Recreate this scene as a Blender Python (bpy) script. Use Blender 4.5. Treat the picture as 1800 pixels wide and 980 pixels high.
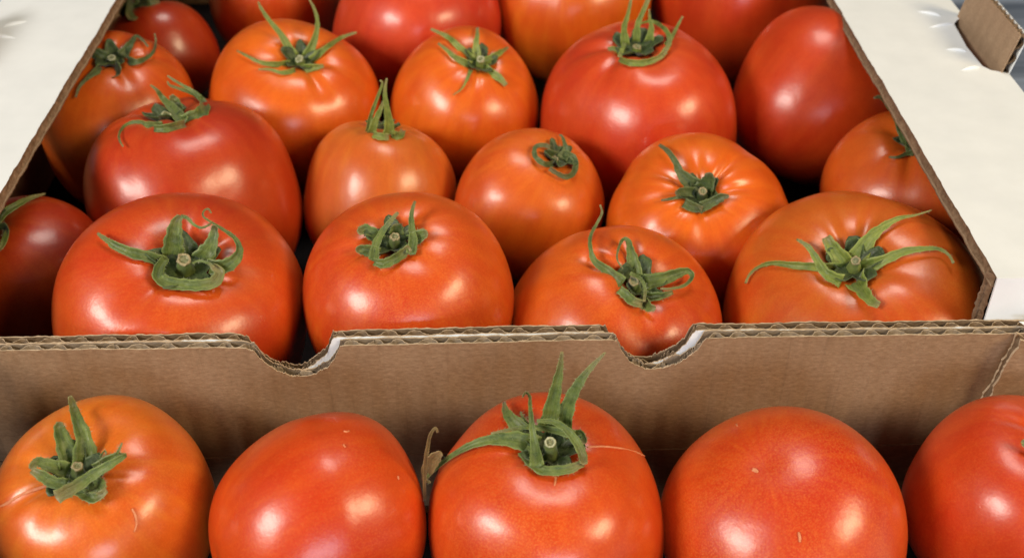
import bpy, math, random
import numpy as np
from mathutils import Vector, Matrix

for o in list(bpy.data.objects):
    bpy.data.objects.remove(o, do_unlink=True)
sc = bpy.context.scene
COL = sc.collection
TOP = 0.0745                 # height of the box walls above the shelf
R_ = math.radians

# ------------------------------------------------------------------ camera
cam = bpy.data.cameras.new('camera')
cam.sensor_width = 36.0
cam.lens = 1981.0/1800*36
cam.clip_start, cam.clip_end = 0.01, 50
cam.dof.use_dof = True
cam.dof.focus_distance = 0.335
cam.dof.aperture_fstop = 17.0
cam_o = bpy.data.objects.new('camera', cam)
COL.objects.link(cam_o)
pitch, yaw = R_(38), R_(1.48)
fwd = Vector((math.sin(yaw)*math.cos(pitch), math.cos(yaw)*math.cos(pitch), -math.sin(pitch)))
rgt = Vector((math.cos(yaw), -math.sin(yaw), 0))
upv = rgt.cross(fwd)
m = Matrix((rgt, upv, -fwd)).transposed().to_4x4()
m.translation = Vector((0, 0, 0.219 + TOP))
cam_o.matrix_world = m
sc.camera = cam_o

# ------------------------------------------------------------------ light
world = bpy.data.worlds.new('World')
sc.world = world
world.use_nodes = True
bg = world.node_tree.nodes['Background']
bg.inputs[0].default_value = (0.80, 0.84, 0.92, 1)
bg.inputs[1].default_value = 0.035


def area(name, loc, target, size, energy, col, spread=180):
    l = bpy.data.lights.new(name, 'AREA')
    l.shape = 'RECTANGLE'
    l.size, l.size_y = size
    l.energy = energy
    l.color = col
    l.spread = R_(spread)
    o = bpy.data.objects.new(name, l)
    COL.objects.link(o)
    o.location = loc
    d = Vector(target) - Vector(loc)
    o.rotation_euler = d.to_track_quat('-Z', 'Y').to_euler()
    return o


MID = (0.0, 0.33, TOP)
area('ceiling_lamp', (-1.08, -0.42, 0.86), MID, (0.58, 0.34), 19, (1.0, 0.93, 0.83))
area('ceiling_lamp', (1.05, -0.35, 0.90), MID, (0.50, 0.36), 14.5, (1.0, 0.79, 0.48))
area('ceiling_lamp', (0.12, 0.80, 1.70), MID, (0.55, 0.42), 9.0, (1.0, 0.93, 0.82))
area('shop_window', (0.30, -1.80, 0.46), MID, (0.9, 0.62), 16, (0.80, 0.86, 1.0))

sc.view_settings.view_transform = 'Standard'
sc.view_settings.look = 'None'
sc.view_settings.exposure = 0
sc.view_settings.gamma = 1
sc.view_settings.use_curve_mapping = False
sc.cycles.use_denoising = True
sc.cycles.max_bounces = 8

def tomato_points(a, q, N, seed, ribs, rib, dim, power, taper=0, nt=56, nphi=84):
    """unit tomato surface -> array (nt+1, nphi, 3), offset from the centre"""
    rnd = random.Random(seed)
    t = np.linspace(0, math.pi, nt + 1)[:, None]
    t = t - 0.10*np.sin(2*t)                      # denser at the poles
    ph = (np.arange(nphi)*2*math.pi/nphi)[None, :]
    s, co = np.sin(t), np.cos(t)
    r = (np.abs(s)**power + np.abs(co)**power)**(-1/power)
    Rr = s*r*np.ones_like(ph); z = co*r*np.ones_like(ph)
    phw = ph + .35*np.sin(ph + rnd.random()*6.3) + .2*np.sin(2*ph + rnd.random()*6.3)
    g = (0.5 - 0.5*np.cos(ribs*phw + rnd.random()*6.3))**2
    g = g*(.62 + .38*np.sin(2*ph + rnd.random()*6.3)*np.cos(ph + rnd.random()*6.3))
    top = 1/(1 + np.exp(-co*7))
    z = z - dim*(np.exp(-(Rr/.19)**2) + .50*np.exp(-(Rr/.44)**2))*top
    z = z - rib*g*np.exp(-((Rr - .36)/.26)**2)*top
    Rr = Rr*(1 - .55*rib*g*s**2*(.35 + .65*top))
    z = z + .014*np.exp(-(Rr/.16)**2)*(1 - top)
    Rr = Rr*(1 - taper*np.clip(-co, 0, 1)**1.3)
    x, y = Rr*np.cos(ph), Rr*np.sin(ph)
    d = np.stack([x, y, z], -1)
    k = np.zeros(d.shape[:2])
    for i in range(7):
        v = np.array([rnd.gauss(0, 1) for _ in range(3)]); v *= (1.2 + 1.5*rnd.random())/np.linalg.norm(v)
        k = k + .016*np.sin(d@v*1.6 + rnd.random()*6.3)
    k = k - k.mean()
    d = d*(1 + k)[..., None]
    d[..., 2] *= q
    N = np.array(N)/np.linalg.norm(N)
    e = np.cross(N, [.3, 1, .2]); e /= np.linalg.norm(e); b = np.cross(N, e)
    return a*(d[..., 0:1]*e + d[..., 1:2]*b + d[..., 2:3]*N)

# ------------------------------------------------------------------ materials
def new_mat(name):
    mt = bpy.data.materials.new(name)
    mt.use_nodes = True
    nt = mt.node_tree
    return mt, nt, nt.nodes['Principled BSDF']


def N(nt, typ, **kw):
    n = nt.nodes.new(typ)
    for k, v in kw.items():
        if k.startswith('i_'):
            n.inputs[k[2:].replace('_', ' ')].default_value = v
        else:
            setattr(n, k, v)
    return n


def ramp(nt, src, stops):
    r = N(nt, 'ShaderNodeValToRGB')
    e = r.color_ramp.elements
    e[0].position, e[0].color = stops[0][0], (*stops[0][1], 1)
    e[1].position, e[1].color = stops[1][0], (*stops[1][1], 1)
    for p, c in stops[2:]:
        x = e.new(p)
        x.color = (*c, 1)
    nt.links.new(src, r.inputs[0])
    return r.outputs[0]


def mixc(nt, fac, a, b, mode='MIX'):
    n = N(nt, 'ShaderNodeMix', data_type='RGBA', blend_type=mode)
    for sock, v in ((n.inputs[0], fac), (n.inputs[6], a), (n.inputs[7], b)):
        if isinstance(v, bpy.types.NodeSocket):
            nt.links.new(v, sock)
        elif isinstance(v, tuple):
            sock.default_value = (*v, 1)
        else:
            sock.default_value = v
    return n.outputs[2]


def noise(nt, vec, scale, detail=2, rough=.5, stretch=None):
    if stretch:
        mp = N(nt, 'ShaderNodeMapping')
        mp.inputs['Scale'].default_value = stretch
        nt.links.new(vec, mp.inputs[0])
        vec = mp.outputs[0]
    n = N(nt, 'ShaderNodeTexNoise')
    n.inputs['Scale'].default_value = scale
    n.inputs['Detail'].default_value = detail
    n.inputs['Roughness'].default_value = rough
    nt.links.new(vec, n.inputs['Vector'])
    return n.outputs['Fac']


def maprange(nt, src, a, b, c, d):
    n = N(nt, 'ShaderNodeMapRange')
    for i, v in enumerate((a, b, c, d)):
        n.inputs[i + 1].default_value = v
    nt.links.new(src, n.inputs[0])
    return n.outputs[0]


def bump(nt, h, strength, dist, prev=None):
    b = N(nt, 'ShaderNodeBump')
    b.inputs['Strength'].default_value = strength
    b.inputs['Distance'].default_value = dist
    nt.links.new(h, b.inputs['Height'])
    if prev is not None:
        nt.links.new(prev, b.inputs['Normal'])
    return b.outputs[0]


def skin_mat(base, alt, speck, seed, wax):
    mt, nt, p = new_mat('tomato_skin')
    tc = N(nt, 'ShaderNodeTexCoord')
    mp = N(nt, 'ShaderNodeMapping')
    mp.inputs['Location'].default_value = (seed*.37, seed*.11, seed*.23)
    nt.links.new(tc.outputs['Object'], mp.inputs[0])
    v = mp.outputs[0]
    big = noise(nt, v, 20, 3, .55)
    c = mixc(nt, maprange(nt, big, .36, .64, 0, 1), (base[0]*.96, base[1]*.84, base[2]), (alt[0]*1.03, alt[1]*1.2, alt[2]))
    mid = noise(nt, v, 140, 4, .6)
    c = mixc(nt, maprange(nt, mid, .3, .75, 0, .35), c, tuple(x*.72 for x in base))
    me_ = N(nt, 'ShaderNodeAttribute', attribute_name='meridian')
    st = noise(nt, me_.outputs['Vector'], 5.5, 5, .62)
    c = mixc(nt, maprange(nt, st, .46, .74, 0, .50), c, tuple(min(1, x) for x in (alt[0]*1.06, alt[1]*1.45 + .01, alt[2]*1.3)))
    c = mixc(nt, maprange(nt, st, .48, .25, 0, .35), c, (base[0]*.86, base[1]*.70, base[2]*.8))
    sh = N(nt, 'ShaderNodeAttribute', attribute_name='along')
    c = mixc(nt, maprange(nt, sh.outputs['Fac'], .05, .22, .35, 0), c, (alt[0]*.92, alt[1]*1.35, alt[2]*1.5))
    gr = noise(nt, v, 1500, 3, .6)
    c = mixc(nt, maprange(nt, gr, .50, .72, 0, .07 + .38*speck), c, (.86, .27, .045))
    c = mixc(nt, maprange(nt, gr, .50, .30, 0, .14), c, tuple(x*.62 for x in base))
    vo = N(nt, 'ShaderNodeTexVoronoi')
    vo.inputs['Scale'].default_value = 1900
    nt.links.new(v, vo.inputs['Vector'])
    dots = maprange(nt, vo.outputs['Distance'], .15, .60, 1, 0)
    fade = maprange(nt, noise(nt, v, 45, 2), .35, .65, .25, 1)
    mu = N(nt, 'ShaderNodeMath', operation='MULTIPLY')
    nt.links.new(dots, mu.inputs[0]); nt.links.new(fade, mu.inputs[1])
    m2 = N(nt, 'ShaderNodeMath', operation='MULTIPLY')
    nt.links.new(mu.outputs[0], m2.inputs[0]); m2.inputs[1].default_value = speck
    c = mixc(nt, m2.outputs[0], c, (.88, .30, .055))
    nt.links.new(c, p.inputs['Base Color'])
    ro = maprange(nt, noise(nt, v, 110, 4, .65), .3, .7, .36 + wax, .46 + wax)
    nt.links.new(ro, p.inputs['Roughness'])
    p.inputs['IOR'].default_value = 1.45
    p.inputs['Specular IOR Level'].default_value = .30
    p.inputs['Coat Weight'].default_value = .92
    p.inputs['Coat Roughness'].default_value = .275
    p.inputs['Coat IOR'].default_value = 1.48
    p.inputs['Subsurface Weight'].default_value = .22
    p.inputs['Subsurface Radius'].default_value = (1.0, .28, .08)
    p.inputs['Subsurface Scale'].default_value = .004
    b1 = bump(nt, noise(nt, v, 900, 2), .055, .0006)
    b2 = bump(nt, noise(nt, v, 55, 2), .15, .004, b1)
    nt.links.new(b2, p.inputs['Normal'])
    nt.links.new(b2, p.inputs['Coat Normal'])
    return mt


def leaf_mat(name, c1, c2, tip):
    mt, nt, p = new_mat(name)
    tc = N(nt, 'ShaderNodeTexCoord')
    v = tc.outputs['Object']
    c = mixc(nt, maprange(nt, noise(nt, v, 330, 5, .65), .34, .64, 0, 1), c1, c2)
    at = N(nt, 'ShaderNodeAttribute', attribute_name='along')
    c = mixc(nt, maprange(nt, at.outputs['Fac'], .60, 1.0, 0, .9), c, tip)
    ac = N(nt, 'ShaderNodeAttribute', attribute_name='across')
    cb = N(nt, 'ShaderNodeCombineXYZ')
    nt.links.new(at.outputs['Fac'], cb.inputs[0]); nt.links.new(ac.outputs['Fac'], cb.inputs[1])
    sv = N(nt, 'ShaderNodeVectorMath', operation='ADD')
    nt.links.new(cb.outputs[0], sv.inputs[0]); nt.links.new(v, sv.inputs[1])
    streak = noise(nt, sv.outputs[0], 3.5, 5, .7, (1.2, 3.5, 1))
    c = mixc(nt, maprange(nt, streak, .45, .70, 0, .65), c, tuple(x*.38 for x in c1))
    c = mixc(nt, maprange(nt, streak, .52, .30, 0, .40), c, tuple(min(1, x*1.35 + .02) for x in c2))
    c = mixc(nt, maprange(nt, noise(nt, v, 1700, 2), .56, .74, 0, .30), c, (.25, .27, .13))
    eg = N(nt, 'ShaderNodeAttribute', attribute_name='edge')
    c = mixc(nt, maprange(nt, eg.outputs['Fac'], .78, 1.0, 0, .55), c, tuple(min(1, x*1.5 + .04) for x in c2))
    nt.links.new(c, p.inputs['Base Color'])
    p.inputs['Roughness'].default_value = .50
    p.inputs['Subsurface Weight'].default_value = .12
    p.inputs['Subsurface Radius'].default_value = (.5, 1, .2)
    p.inputs['Subsurface Scale'].default_value = .001
    p.inputs['Sheen Weight'].default_value = .15
    p.inputs['Sheen Roughness'].default_value = .5
    nt.links.new(bump(nt, noise(nt, v, 700, 3), .35, .0006), p.inputs['Normal'])
    return mt


LEAF = [leaf_mat('sepal_green', (.048, .086, .009), (.148, .192, .034), (.25, .185, .075)),
        leaf_mat('sepal_light_green', (.105, .158, .013), (.230, .275, .045), (.28, .21, .085)),
        leaf_mat('sepal_dark_green', (.036, .064, .009), (.098, .130, .030), (.17, .135, .06))]
CUP = leaf_mat('calyx_cup', (.026, .055, .010), (.075, .115, .024), (.10, .15, .035))
DRY = leaf_mat('dried_sepal', (.12, .068, .018), (.23, .145, .045), (.24, .16, .06))


def plain(name, c1, c2, scale, rough, spec=.5, bs=0.2, bd=.0005):
    mt, nt, p = new_mat(name)
    v = N(nt, 'ShaderNodeTexCoord').outputs['Object']
    nt.links.new(mixc(nt, maprange(nt, noise(nt, v, scale, 4, .6), .3, .7, 0, 1), c1, c2), p.inputs['Base Color'])
    p.inputs['Roughness'].default_value = rough
    p.inputs['Specular IOR Level'].default_value = spec
    nt.links.new(bump(nt, noise(nt, v, scale*2.2, 3), bs, bd), p.inputs['Normal'])
    return mt


HAIR = plain('sepal_hair', (.42, .45, .30), (.34, .38, .22), 500, .7)
SCAR = plain('scar', (.68, .27, .12), (.60, .17, .06), 900, .6)
CUT_RING = plain('stem_cut_ring', (.55, .53, .36), (.28, .31, .14), 1500, .6)
CUT_BROWN = plain('stem_cut_dry', (.20, .15, .07), (.42, .36, .20), 1500, .7)
CUT_MID = plain('stem_cut_pith', (.10, .13, .045), (.30, .28, .15), 1600, .6)


def kraft_mat(name, c1, c2, c3, flute_axis=0, flute=.20):
    """brown paper: long fibres, blotches, faint bands where the flutes press through"""
    mt, nt, p = new_mat(name)
    v = N(nt, 'ShaderNodeTexCoord').outputs['Object']
    fib = noise(nt, v, 1000, 5, .75, (.42, 1, 1.0))
    c = mixc(nt, maprange(nt, fib, .32, .68, 0, 1), c1, c2)
    c = mixc(nt, maprange(nt, noise(nt, v, 60, 3, .6), .38, .75, 0, .30), c, c3)
    c = mixc(nt, maprange(nt, noise(nt, v, 1100, 2, .5, (.35, 1, 1)), .60, .78, 0, .30), c, tuple(min(1, x*1.45) for x in c2))
    c = mixc(nt, maprange(nt, noise(nt, v, 330, 3, .6, (1.6, 1, .07)), .58, .80, 0, .34), c, tuple(x*.55 for x in c1))
    nt.links.new(c, p.inputs['Base Color'])
    p.inputs['Roughness'].default_value = .82
    p.inputs['Specular IOR Level'].default_value = .25
    b = bump(nt, fib, .30, .0004)
    sx = N(nt, 'ShaderNodeSeparateXYZ')
    nt.links.new(v, sx.inputs[0])
    mu = N(nt, 'ShaderNodeMath', operation='MULTIPLY')
    nt.links.new(sx.outputs[flute_axis], mu.inputs[0]); mu.inputs[1].default_value = 2*math.pi/.0076
    sn = N(nt, 'ShaderNodeMath', operation='SINE')
    nt.links.new(mu.outputs[0], sn.inputs[0])
    nt.links.new(bump(nt, sn.outputs[0], flute, .0006, b), p.inputs['Normal'])
    return mt


KRAFT = kraft_mat('kraft_liner', (.228, .134, .071), (.362, .234, .134), (.180, .102, .051))
KRAFT_SIDE = kraft_mat('kraft_side', (.31, .205, .125), (.44, .305, .20), (.27, .17, .10), 1)
GAP_SHADE = plain('gap_shade', (.008, .006, .007), (.014, .011, .012), 80, .7, .1)  # near-black colour that paints shade into the gaps between the fruit
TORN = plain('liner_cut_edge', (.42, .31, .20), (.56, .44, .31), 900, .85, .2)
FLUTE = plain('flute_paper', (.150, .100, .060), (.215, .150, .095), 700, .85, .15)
EDGE = plain('torn_board_edge', (.155, .095, .055), (.30, .195, .12), 420, .9, .15, .7, .0012)
WHITE = plain('white_liner', (.77, .81, .84), (.83, .87, .90), 55, .60, .35, .10, .0010)
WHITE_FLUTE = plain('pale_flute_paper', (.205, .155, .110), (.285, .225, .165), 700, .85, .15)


def steel_mat():
    mt, nt, p = new_mat('brushed_shelf')
    v = N(nt, 'ShaderNodeTexCoord').outputs['Object']
    st = noise(nt, v, 26, 4, .7, (.03, 1, 1))
    c = mixc(nt, maprange(nt, st, .38, .62, 0, 1), (.13, .17, .25), (.46, .56, .75))
    nt.links.new(c, p.inputs['Base Color'])
    p.inputs['Metallic'].default_value = .35
    p.inputs['Roughness'].default_value = .45
    nt.links.new(bump(nt, st, .25, .002), p.inputs['Normal'])
    return mt


# ------------------------------------------------------------------ mesh helpers
def mesh_obj(name, verts, faces, mats, parent=None, smooth=True, fmat=None, attr=None, attr2=None, vec=None, edge=None):
    me = bpy.data.meshes.new(name)
    me.from_pydata([tuple(map(float, v)) for v in verts], [], faces)
    for mt in (mats if isinstance(mats, (list, tuple)) else [mats]):
        me.materials.append(mt)
    if fmat is not None:
        me.polygons.foreach_set('material_index', fmat)
    if smooth:
        me.polygons.foreach_set('use_smooth', [True]*len(faces))
    if attr is not None:
        a = me.attributes.new('along', 'FLOAT', 'POINT')
        a.data.foreach_set('value', attr)
    if edge is not None:
        a = me.attributes.new('edge', 'FLOAT', 'POINT')
        a.data.foreach_set('value', edge)
    if vec is not None:
        a = me.attributes.new('meridian', 'FLOAT_VECTOR', 'POINT')
        a.data.foreach_set('vector', np.asarray(vec, float).ravel())
    if attr2 is not None:
        a = me.attributes.new('across', 'FLOAT', 'POINT')
        a.data.foreach_set('value', attr2)
    me.update()
    o = bpy.data.objects.new(name, me)
    COL.objects.link(o)
    if parent is not None:
        o.parent = parent
    return o


def empty(name, loc, label, cat, group=None):
    o = bpy.data.objects.new(name, None)
    COL.objects.link(o)
    o.location = loc
    o.empty_display_size = .02
    o['label'] = label
    o['category'] = cat
    if group:
        o['group'] = group
    return o


def part(name, parent):
    o = bpy.data.objects.new(name, None)
    COL.objects.link(o)
    o.parent = parent
    o.empty_display_size = .01
    return o


def prism(name, outline, z0, z1, mats, parent=None, axes='xyz', side_mat=1, jitter=0, seed=1):
    """extrude a closed outline (two in-plane coords) between two heights; side faces take another material"""
    rnd = random.Random(seed)
    n = len(outline)
    pts = [(a + rnd.uniform(-jitter, jitter), b + rnd.uniform(-jitter, jitter)) for a, b in outline]

    def P(a, b, c):
        return {'xyz': (a, b, c), 'xzy': (a, c, b), 'zxy': (c, a, b)}[axes]
    V = [P(a, b, z0) for a, b in pts] + [P(a, b, z1) for a, b in pts]
    Fs = [list(range(n))[::-1], [n + i for i in range(n)]]
    fm = [2 if len(mats) > 2 else side_mat, 0]
    for i in range(n):
        j = (i + 1) % n
        Fs.append([i, j, n + j, n + i]); fm.append(side_mat)
    o = mesh_obj(name, V, Fs, mats, parent, False, fm)
    import bmesh
    bm = bmesh.new(); bm.from_mesh(o.data); bmesh.ops.recalc_face_normals(bm, faces=bm.faces); bm.to_mesh(o.data); bm.free()
    return o


def dense(pts, step):
    """resample a closed outline so its cut edge can be ragged"""
    out = []
    for (a, b), (c, d) in zip(pts, pts[1:] + pts[:1]):
        k = max(1, int(math.hypot(c - a, d - b)/step))
        out += [(a + (c - a)*i/k, b + (d - b)*i/k) for i in range(k)]
    return out


LINER, PITCH = .00042, .0077


def fluted_board(name, parent, u0, u1, z0, top, y0, thick, m_front, m_back, m_flute, seed, phase):
    """an upright corrugated board along x: two liners and the wave of fluting paper between them"""
    rnd = random.Random(seed)
    root = part(name, parent)
    us = [u0]
    while us[-1] < u1:
        x = us[-1]
        slope = abs(top(x + .0006) - top(x - .0006))
        us.append(min(u1, x + (.0003 if slope > .0002 else .0011)))

    def liner(nm, ya, yb, mt, jit, off, face):
        V, Fs, fm = [], [], []
        w = 0
        for x in us:
            w = .75*w + rnd.gauss(0, jit*(2.4 if abs(top(x + .0006) - top(x - .0006)) > .0002 else 1))
            t = TOP + top(x + off) + w
            dy = rnd.gauss(0, .00006)
            V += [(x, ya, z0), (x, ya, t - .0012), (x, ya + dy, t), (x, yb + dy, t + rnd.gauss(0, .00007)), (x, yb, t - .0012), (x, yb, z0)]
        for i in range(len(us) - 1):
            b = 6*i
            for q in range(5):
                Fs.append([b + q, b + q + 1, b + 7 + q, b + 6 + q]); fm.append(1 if q == 2 else (0 if (q < 2) == (face == 0) else 2))
        e = 6*(len(us) - 1)
        Fs += [[0, 5, 4, 3, 2, 1], [e, e + 1, e + 2, e + 3, e + 4, e + 5]]
        fm += [1, 1]
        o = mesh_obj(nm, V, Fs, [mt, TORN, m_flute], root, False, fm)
        bmesh_fix(o)
        return o
    liner('inner_liner' if m_front is KRAFT else 'outer_liner', y0, y0 + LINER, m_front, .00007, 0, 0)
    liner('outer_liner' if m_front is KRAFT else 'inner_liner', y0 + thick - LINER, y0 + thick, m_back, .00010, rnd.uniform(-.0004, .0004), 1)
    # fluting: fine samples along the wave
    V, Fs = [], []
    mid, amp0 = y0 + thick/2, thick/2 - LINER - .00012
    k = 0
    x = u0
    w = 0
    while x < u1:
        slope = abs(top(x + .0006) - top(x - .0006))
        a = 2*math.pi*(x/PITCH + phase) + .9*math.sin(x*61 + seed) + .5*math.sin(x*173) + .5*math.sin(x*389 + 2*seed)
        s = math.sin(a)
        s = math.copysign(abs(s)**.62, s)
        amp = amp0*(.90 + .10*math.sin(x*97 + seed))
        y = mid + amp*s
        w = .6*w + rnd.gauss(0, .00016)
        crush = .00022*abs(math.sin(a*.5 + seed)) if slope < .0002 else .0013*rnd.random()
        t = TOP + top(x) - .0001 - crush + w*.6
        th = .00013
        V += [(x, y - th, z0), (x, y - th + rnd.gauss(0, .00007), t), (x, y + th + rnd.gauss(0, .00007), t), (x, y + th, z0)]
        k += 1
        x += .00028 if slope > .0002 else .00042
    for i in range(k - 1):
        b = 4*i
        for q in ((0, 1), (1, 2), (2, 3)):
            Fs.append([b + q[0], b + q[1], b + 4 + q[1], b + 4 + q[0]])
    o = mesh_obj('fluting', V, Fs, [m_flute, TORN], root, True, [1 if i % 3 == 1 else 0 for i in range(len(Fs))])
    return root


def bmesh_fix(o):
    import bmesh
    bm = bmesh.new(); bm.from_mesh(o.data)
    bmesh.ops.recalc_face_normals(bm, faces=bm.faces)
    bm.to_mesh(o.data); bm.free()


# ------------------------------------------------------------------ shelf
def sheet(name, x0, x1, y0, y1, z, mt):
    o = mesh_obj(name, [(x0, y0, z), (x1, y0, z), (x1, y1, z), (x0, y1, z)], [[0, 1, 2, 3]], mt, None, False)
    o['kind'] = 'structure'
    return o


sheet('shelf', -1.6, 1.6, -1.0, 2.2, 0.0, steel_mat())

# ------------------------------------------------------------------ the two boxes
NOTCH_A = [(-.0745, 0), (-.0718, -.0004), (-.0696, -.0013), (-.0685, -.0035), (-.0666, -.0067), (-.0637, -.0095), (-.0609, -.0112),
           (-.0569, -.0120), (-.0531, -.0114), (-.0488, -.0085), (-.0463, -.0058), (-.0450, -.0027), (-.0441, -.0003), (-.0425, 0)]
NOTCH_B = [(.0358, 0), (.0374, -.0004), (.0382, -.0022), (.0393, -.0049), (.0419, -.0088), (.0467, -.0119), (.0511, -.0122),
           (.0544, -.0107), (.0583, -.0085), (.0617, -.0050), (.0629, -.0018), (.0640, -.0002), (.0655, 0)]
NX = [p[0] for p in NOTCH_A + NOTCH_B]
NZ = [p[1] for p in NOTCH_A + NOTCH_B]


def top_front(x):
    return float(np.interp(x, NX, NZ, 0, 0)) + .0003*math.sin(x*23)


def top_back(x):
    return float(np.interp(x + .0026, NX, NZ, 0, 0))*1.085 - .0002 + .0004*math.sin(x*19 + 1)


BACK_IN = .2571
FLOOR = .0032
FL = TOP + .015              # height of the rear box's side flanges
TH = .0034

box_r = empty('cardboard_box', (0, .26, 0), 'white lined cardboard box behind, its wide white flanges framing many tomatoes', 'box', 'tomato boxes')
box_f = empty('cardboard_box', (0, .02, 0), 'front cardboard box whose bare brown rear wall stands behind five tomatoes', 'box', 'tomato boxes')


def at_box(o, box):
    """parts are modelled in place; keep them there under their box"""
    o.parent = box
    o.location = -box.location
    return o


# rear box
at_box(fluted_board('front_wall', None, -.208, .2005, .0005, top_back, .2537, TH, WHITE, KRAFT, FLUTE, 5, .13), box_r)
at_box(prism('base_panel', [(-.208, .2572), (.2005, .2572), (.2005, .646), (-.208, .646)], .0008, FLOOR, [KRAFT, EDGE]), box_r)
at_box(prism('rear_wall', [(-.208, .001), (.2005, .001), (.2005, TOP), (-.208, TOP)], .6465, .650, [WHITE, EDGE, KRAFT], axes='xzy'), box_r)
at_box(prism('gap_shade_sheet', [(-.2040, .2576), (.1965, .2576), (.1965, .6455), (-.2040, .6455)], FLOOR + .0002, FLOOR + .0010, [GAP_SHADE, GAP_SHADE]), box_r)  # dark sheet added over the base so the gaps read as deep shade
HOLE = [(.3840, .0), (.3868, .0060), (.3903, .0080), (.4063, .0085), (.4275, .0065), (.4310, .0040), (.4340, 0)]


def flange(sx, xi, xo):
    root = part('side_flange', None)
    out = [(xi, .2580), (xi, .6455)]
    out = dense([(xi, .2580), (xi, .6455)], .0016)[:int(.3875/.0016)]
    rnd = random.Random(3 + sx)
    w = 0
    ol = []
    for a, b in out:
        w = .8*w + rnd.gauss(0, .00010)
        bow = .0006*math.sin((b - .258)*9)
        ol.append((a + w + sx*bow, b))
    ol += [(xi, .6455), (xo, .6455)]
    ol += [(xo, y) for y in (.56, .50, .46)]
    ol += [(xo - sx*d, y) for y, d in reversed(HOLE)]
    ol += [(xo, .35), (xo, .2580)]
    prism('top_liner', ol, FL - LINER, FL, [WHITE, EDGE], root)
    core = [(a + (sx*.0002 if i < len(out) else 0) + rnd.gauss(0, .00008), b) for i, (a, b) in enumerate(ol)]
    # the cut inner edge: crushed fluting between the two liners
    rows, V, Fs = 7, [], []
    ys = [b for a, b in ol[:len(out)]]
    for i, (a, b) in enumerate(ol[:len(out)]):
        for k in range(rows):
            f = k/(rows - 1)
            deep = .0007*math.sin(f*math.pi)*(0.6 + .5*math.sin(b*410 + k)) + abs(rnd.gauss(0, .00012))
            V.append((a + sx*(.0001 + deep) - sx*.0012*f, b, FL - LINER - .00002 - f*(TH - LINER)))
    for i in range(len(out) - 1):
        for k in range(rows - 1):
            q = i*rows + k
            Fs.append([q, q + 1, q + rows + 1, q + rows])
    mesh_obj('cut_edge', V, Fs, EDGE, root, True)
    under = [(a + (-sx*.0012 if i < len(out) else 0), b) for i, (a, b) in enumerate(ol)]
    prism('under_liner', under, FL - TH - .0001, FL - TH + LINER, [KRAFT_SIDE, EDGE], root)
    # short relief slits in the paper at the hand hole, lifted lips
    for (y0, y1, d0, d1) in ((.4399, .4347, .0180, .0094), (.4241, .4275, .0183, .0062), (.4046, .4024, .0177, .0098), (.3868, .3893, .0178, .0094)):
        xa, xb = xo - sx*d0, xo - sx*d1
        L = math.hypot(xb - xa, y1 - y0)
        ux, uy = (xb - xa)/L, (y1 - y0)/L
        V, Fs = [], []
        nseg = 7
        for i in range(nseg):
            t = i/(nseg - 1)
            h = .0015*math.sin(math.pi*min(1, t*1.0 + .0))**.7*(.55 + .45*t)
            hw = .0008*math.sin(math.pi*(t*.92 + .04))**.6
            cx, cy = xa + ux*L*t, y0 + uy*L*t
            V += [(cx - uy*hw, cy + ux*hw, FL - .0002), (cx, cy, FL + h), (cx + uy*hw*.35, cy - ux*hw*.35, FL + h*.8), (cx + uy*hw*.4, cy - ux*hw*.4, FL - .0002)]
        for i in range(nseg - 1):
            for k in range(3):
                q = 4*i + k
                Fs.append([q, q + 1, q + 5, q + 4])
        bmesh_fix(mesh_obj('slit_lip', V, Fs, WHITE, root, True))
    at_box(root, box_r)
    # outer side wall hanging from the flange
    w = prism('side_wall', [(.2580, .001), (.6455, .001), (.6455, FL - LINER - .0002), (.4345, FL - LINER - .0002), (.4345, FL - .030), (.3835, FL - .030), (.3835, FL - LINER - .0002), (.2580, FL - LINER - .0002)],
              min(xo, xo - sx*TH), max(xo, xo - sx*TH), [KRAFT_SIDE, EDGE, KRAFT_SIDE], axes='zxy')
    at_box(w, box_r)
    # upright panel closing the step between flange and front wall
    pan = part('corner_panel', None)
    po = dense([(xi, FL + .0001), (xo, FL + .0001), (xo, TOP - .012), (xi + sx*.0005, TOP - .012)], .0016)
    prism('outer_liner', po, .2574, .2581, [WHITE, WHITE, WHITE], pan, axes='xzy')
    rows, V, Fs = 6, [], []
    n = 22
    for i in range(n):
        z = FL - .0004 - i/(n - 1)*.026
        for k in range(rows):
            f = k/(rows - 1)
            V.append((xi - sx*(.0002 + .0011*f) + rnd.gauss(0, .00022) + sx*.0008*math.sin(f*math.pi),   .2582 + f*.0042, z - .0004*f))
    for i in range(n - 1):
        for k in range(rows - 1):
            q = i*rows + k
            Fs.append([q, q + 1, q + rows + 1, q + rows])
    mesh_obj('cut_edge', V, Fs, EDGE, pan, True)
    prism('inner_liner', [(xi - sx*.0010, FL - .004), (xo - sx*.0036, FL - .004), (xo - sx*.0036, TOP - .02), (xi - sx*.0010, TOP - .02)], .2612, .2618, [KRAFT, EDGE], pan, axes='xzy')
    at_box(pan, box_r)
    # the hand-hole tab, bent up along the outer edge
    tab = part('handle_tab', None)
    y0, y1, hgt, lean = .3845, .4345, .0170, .20
    n, V, Fs = 90, [], []

    def tabpt(y, f, d):
        return (xo + sx*(d*math.cos(lean) + f*hgt*math.sin(lean) - .0030), y, FL - .001 + f*hgt*math.cos(lean) - d*math.sin(lean))
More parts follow.
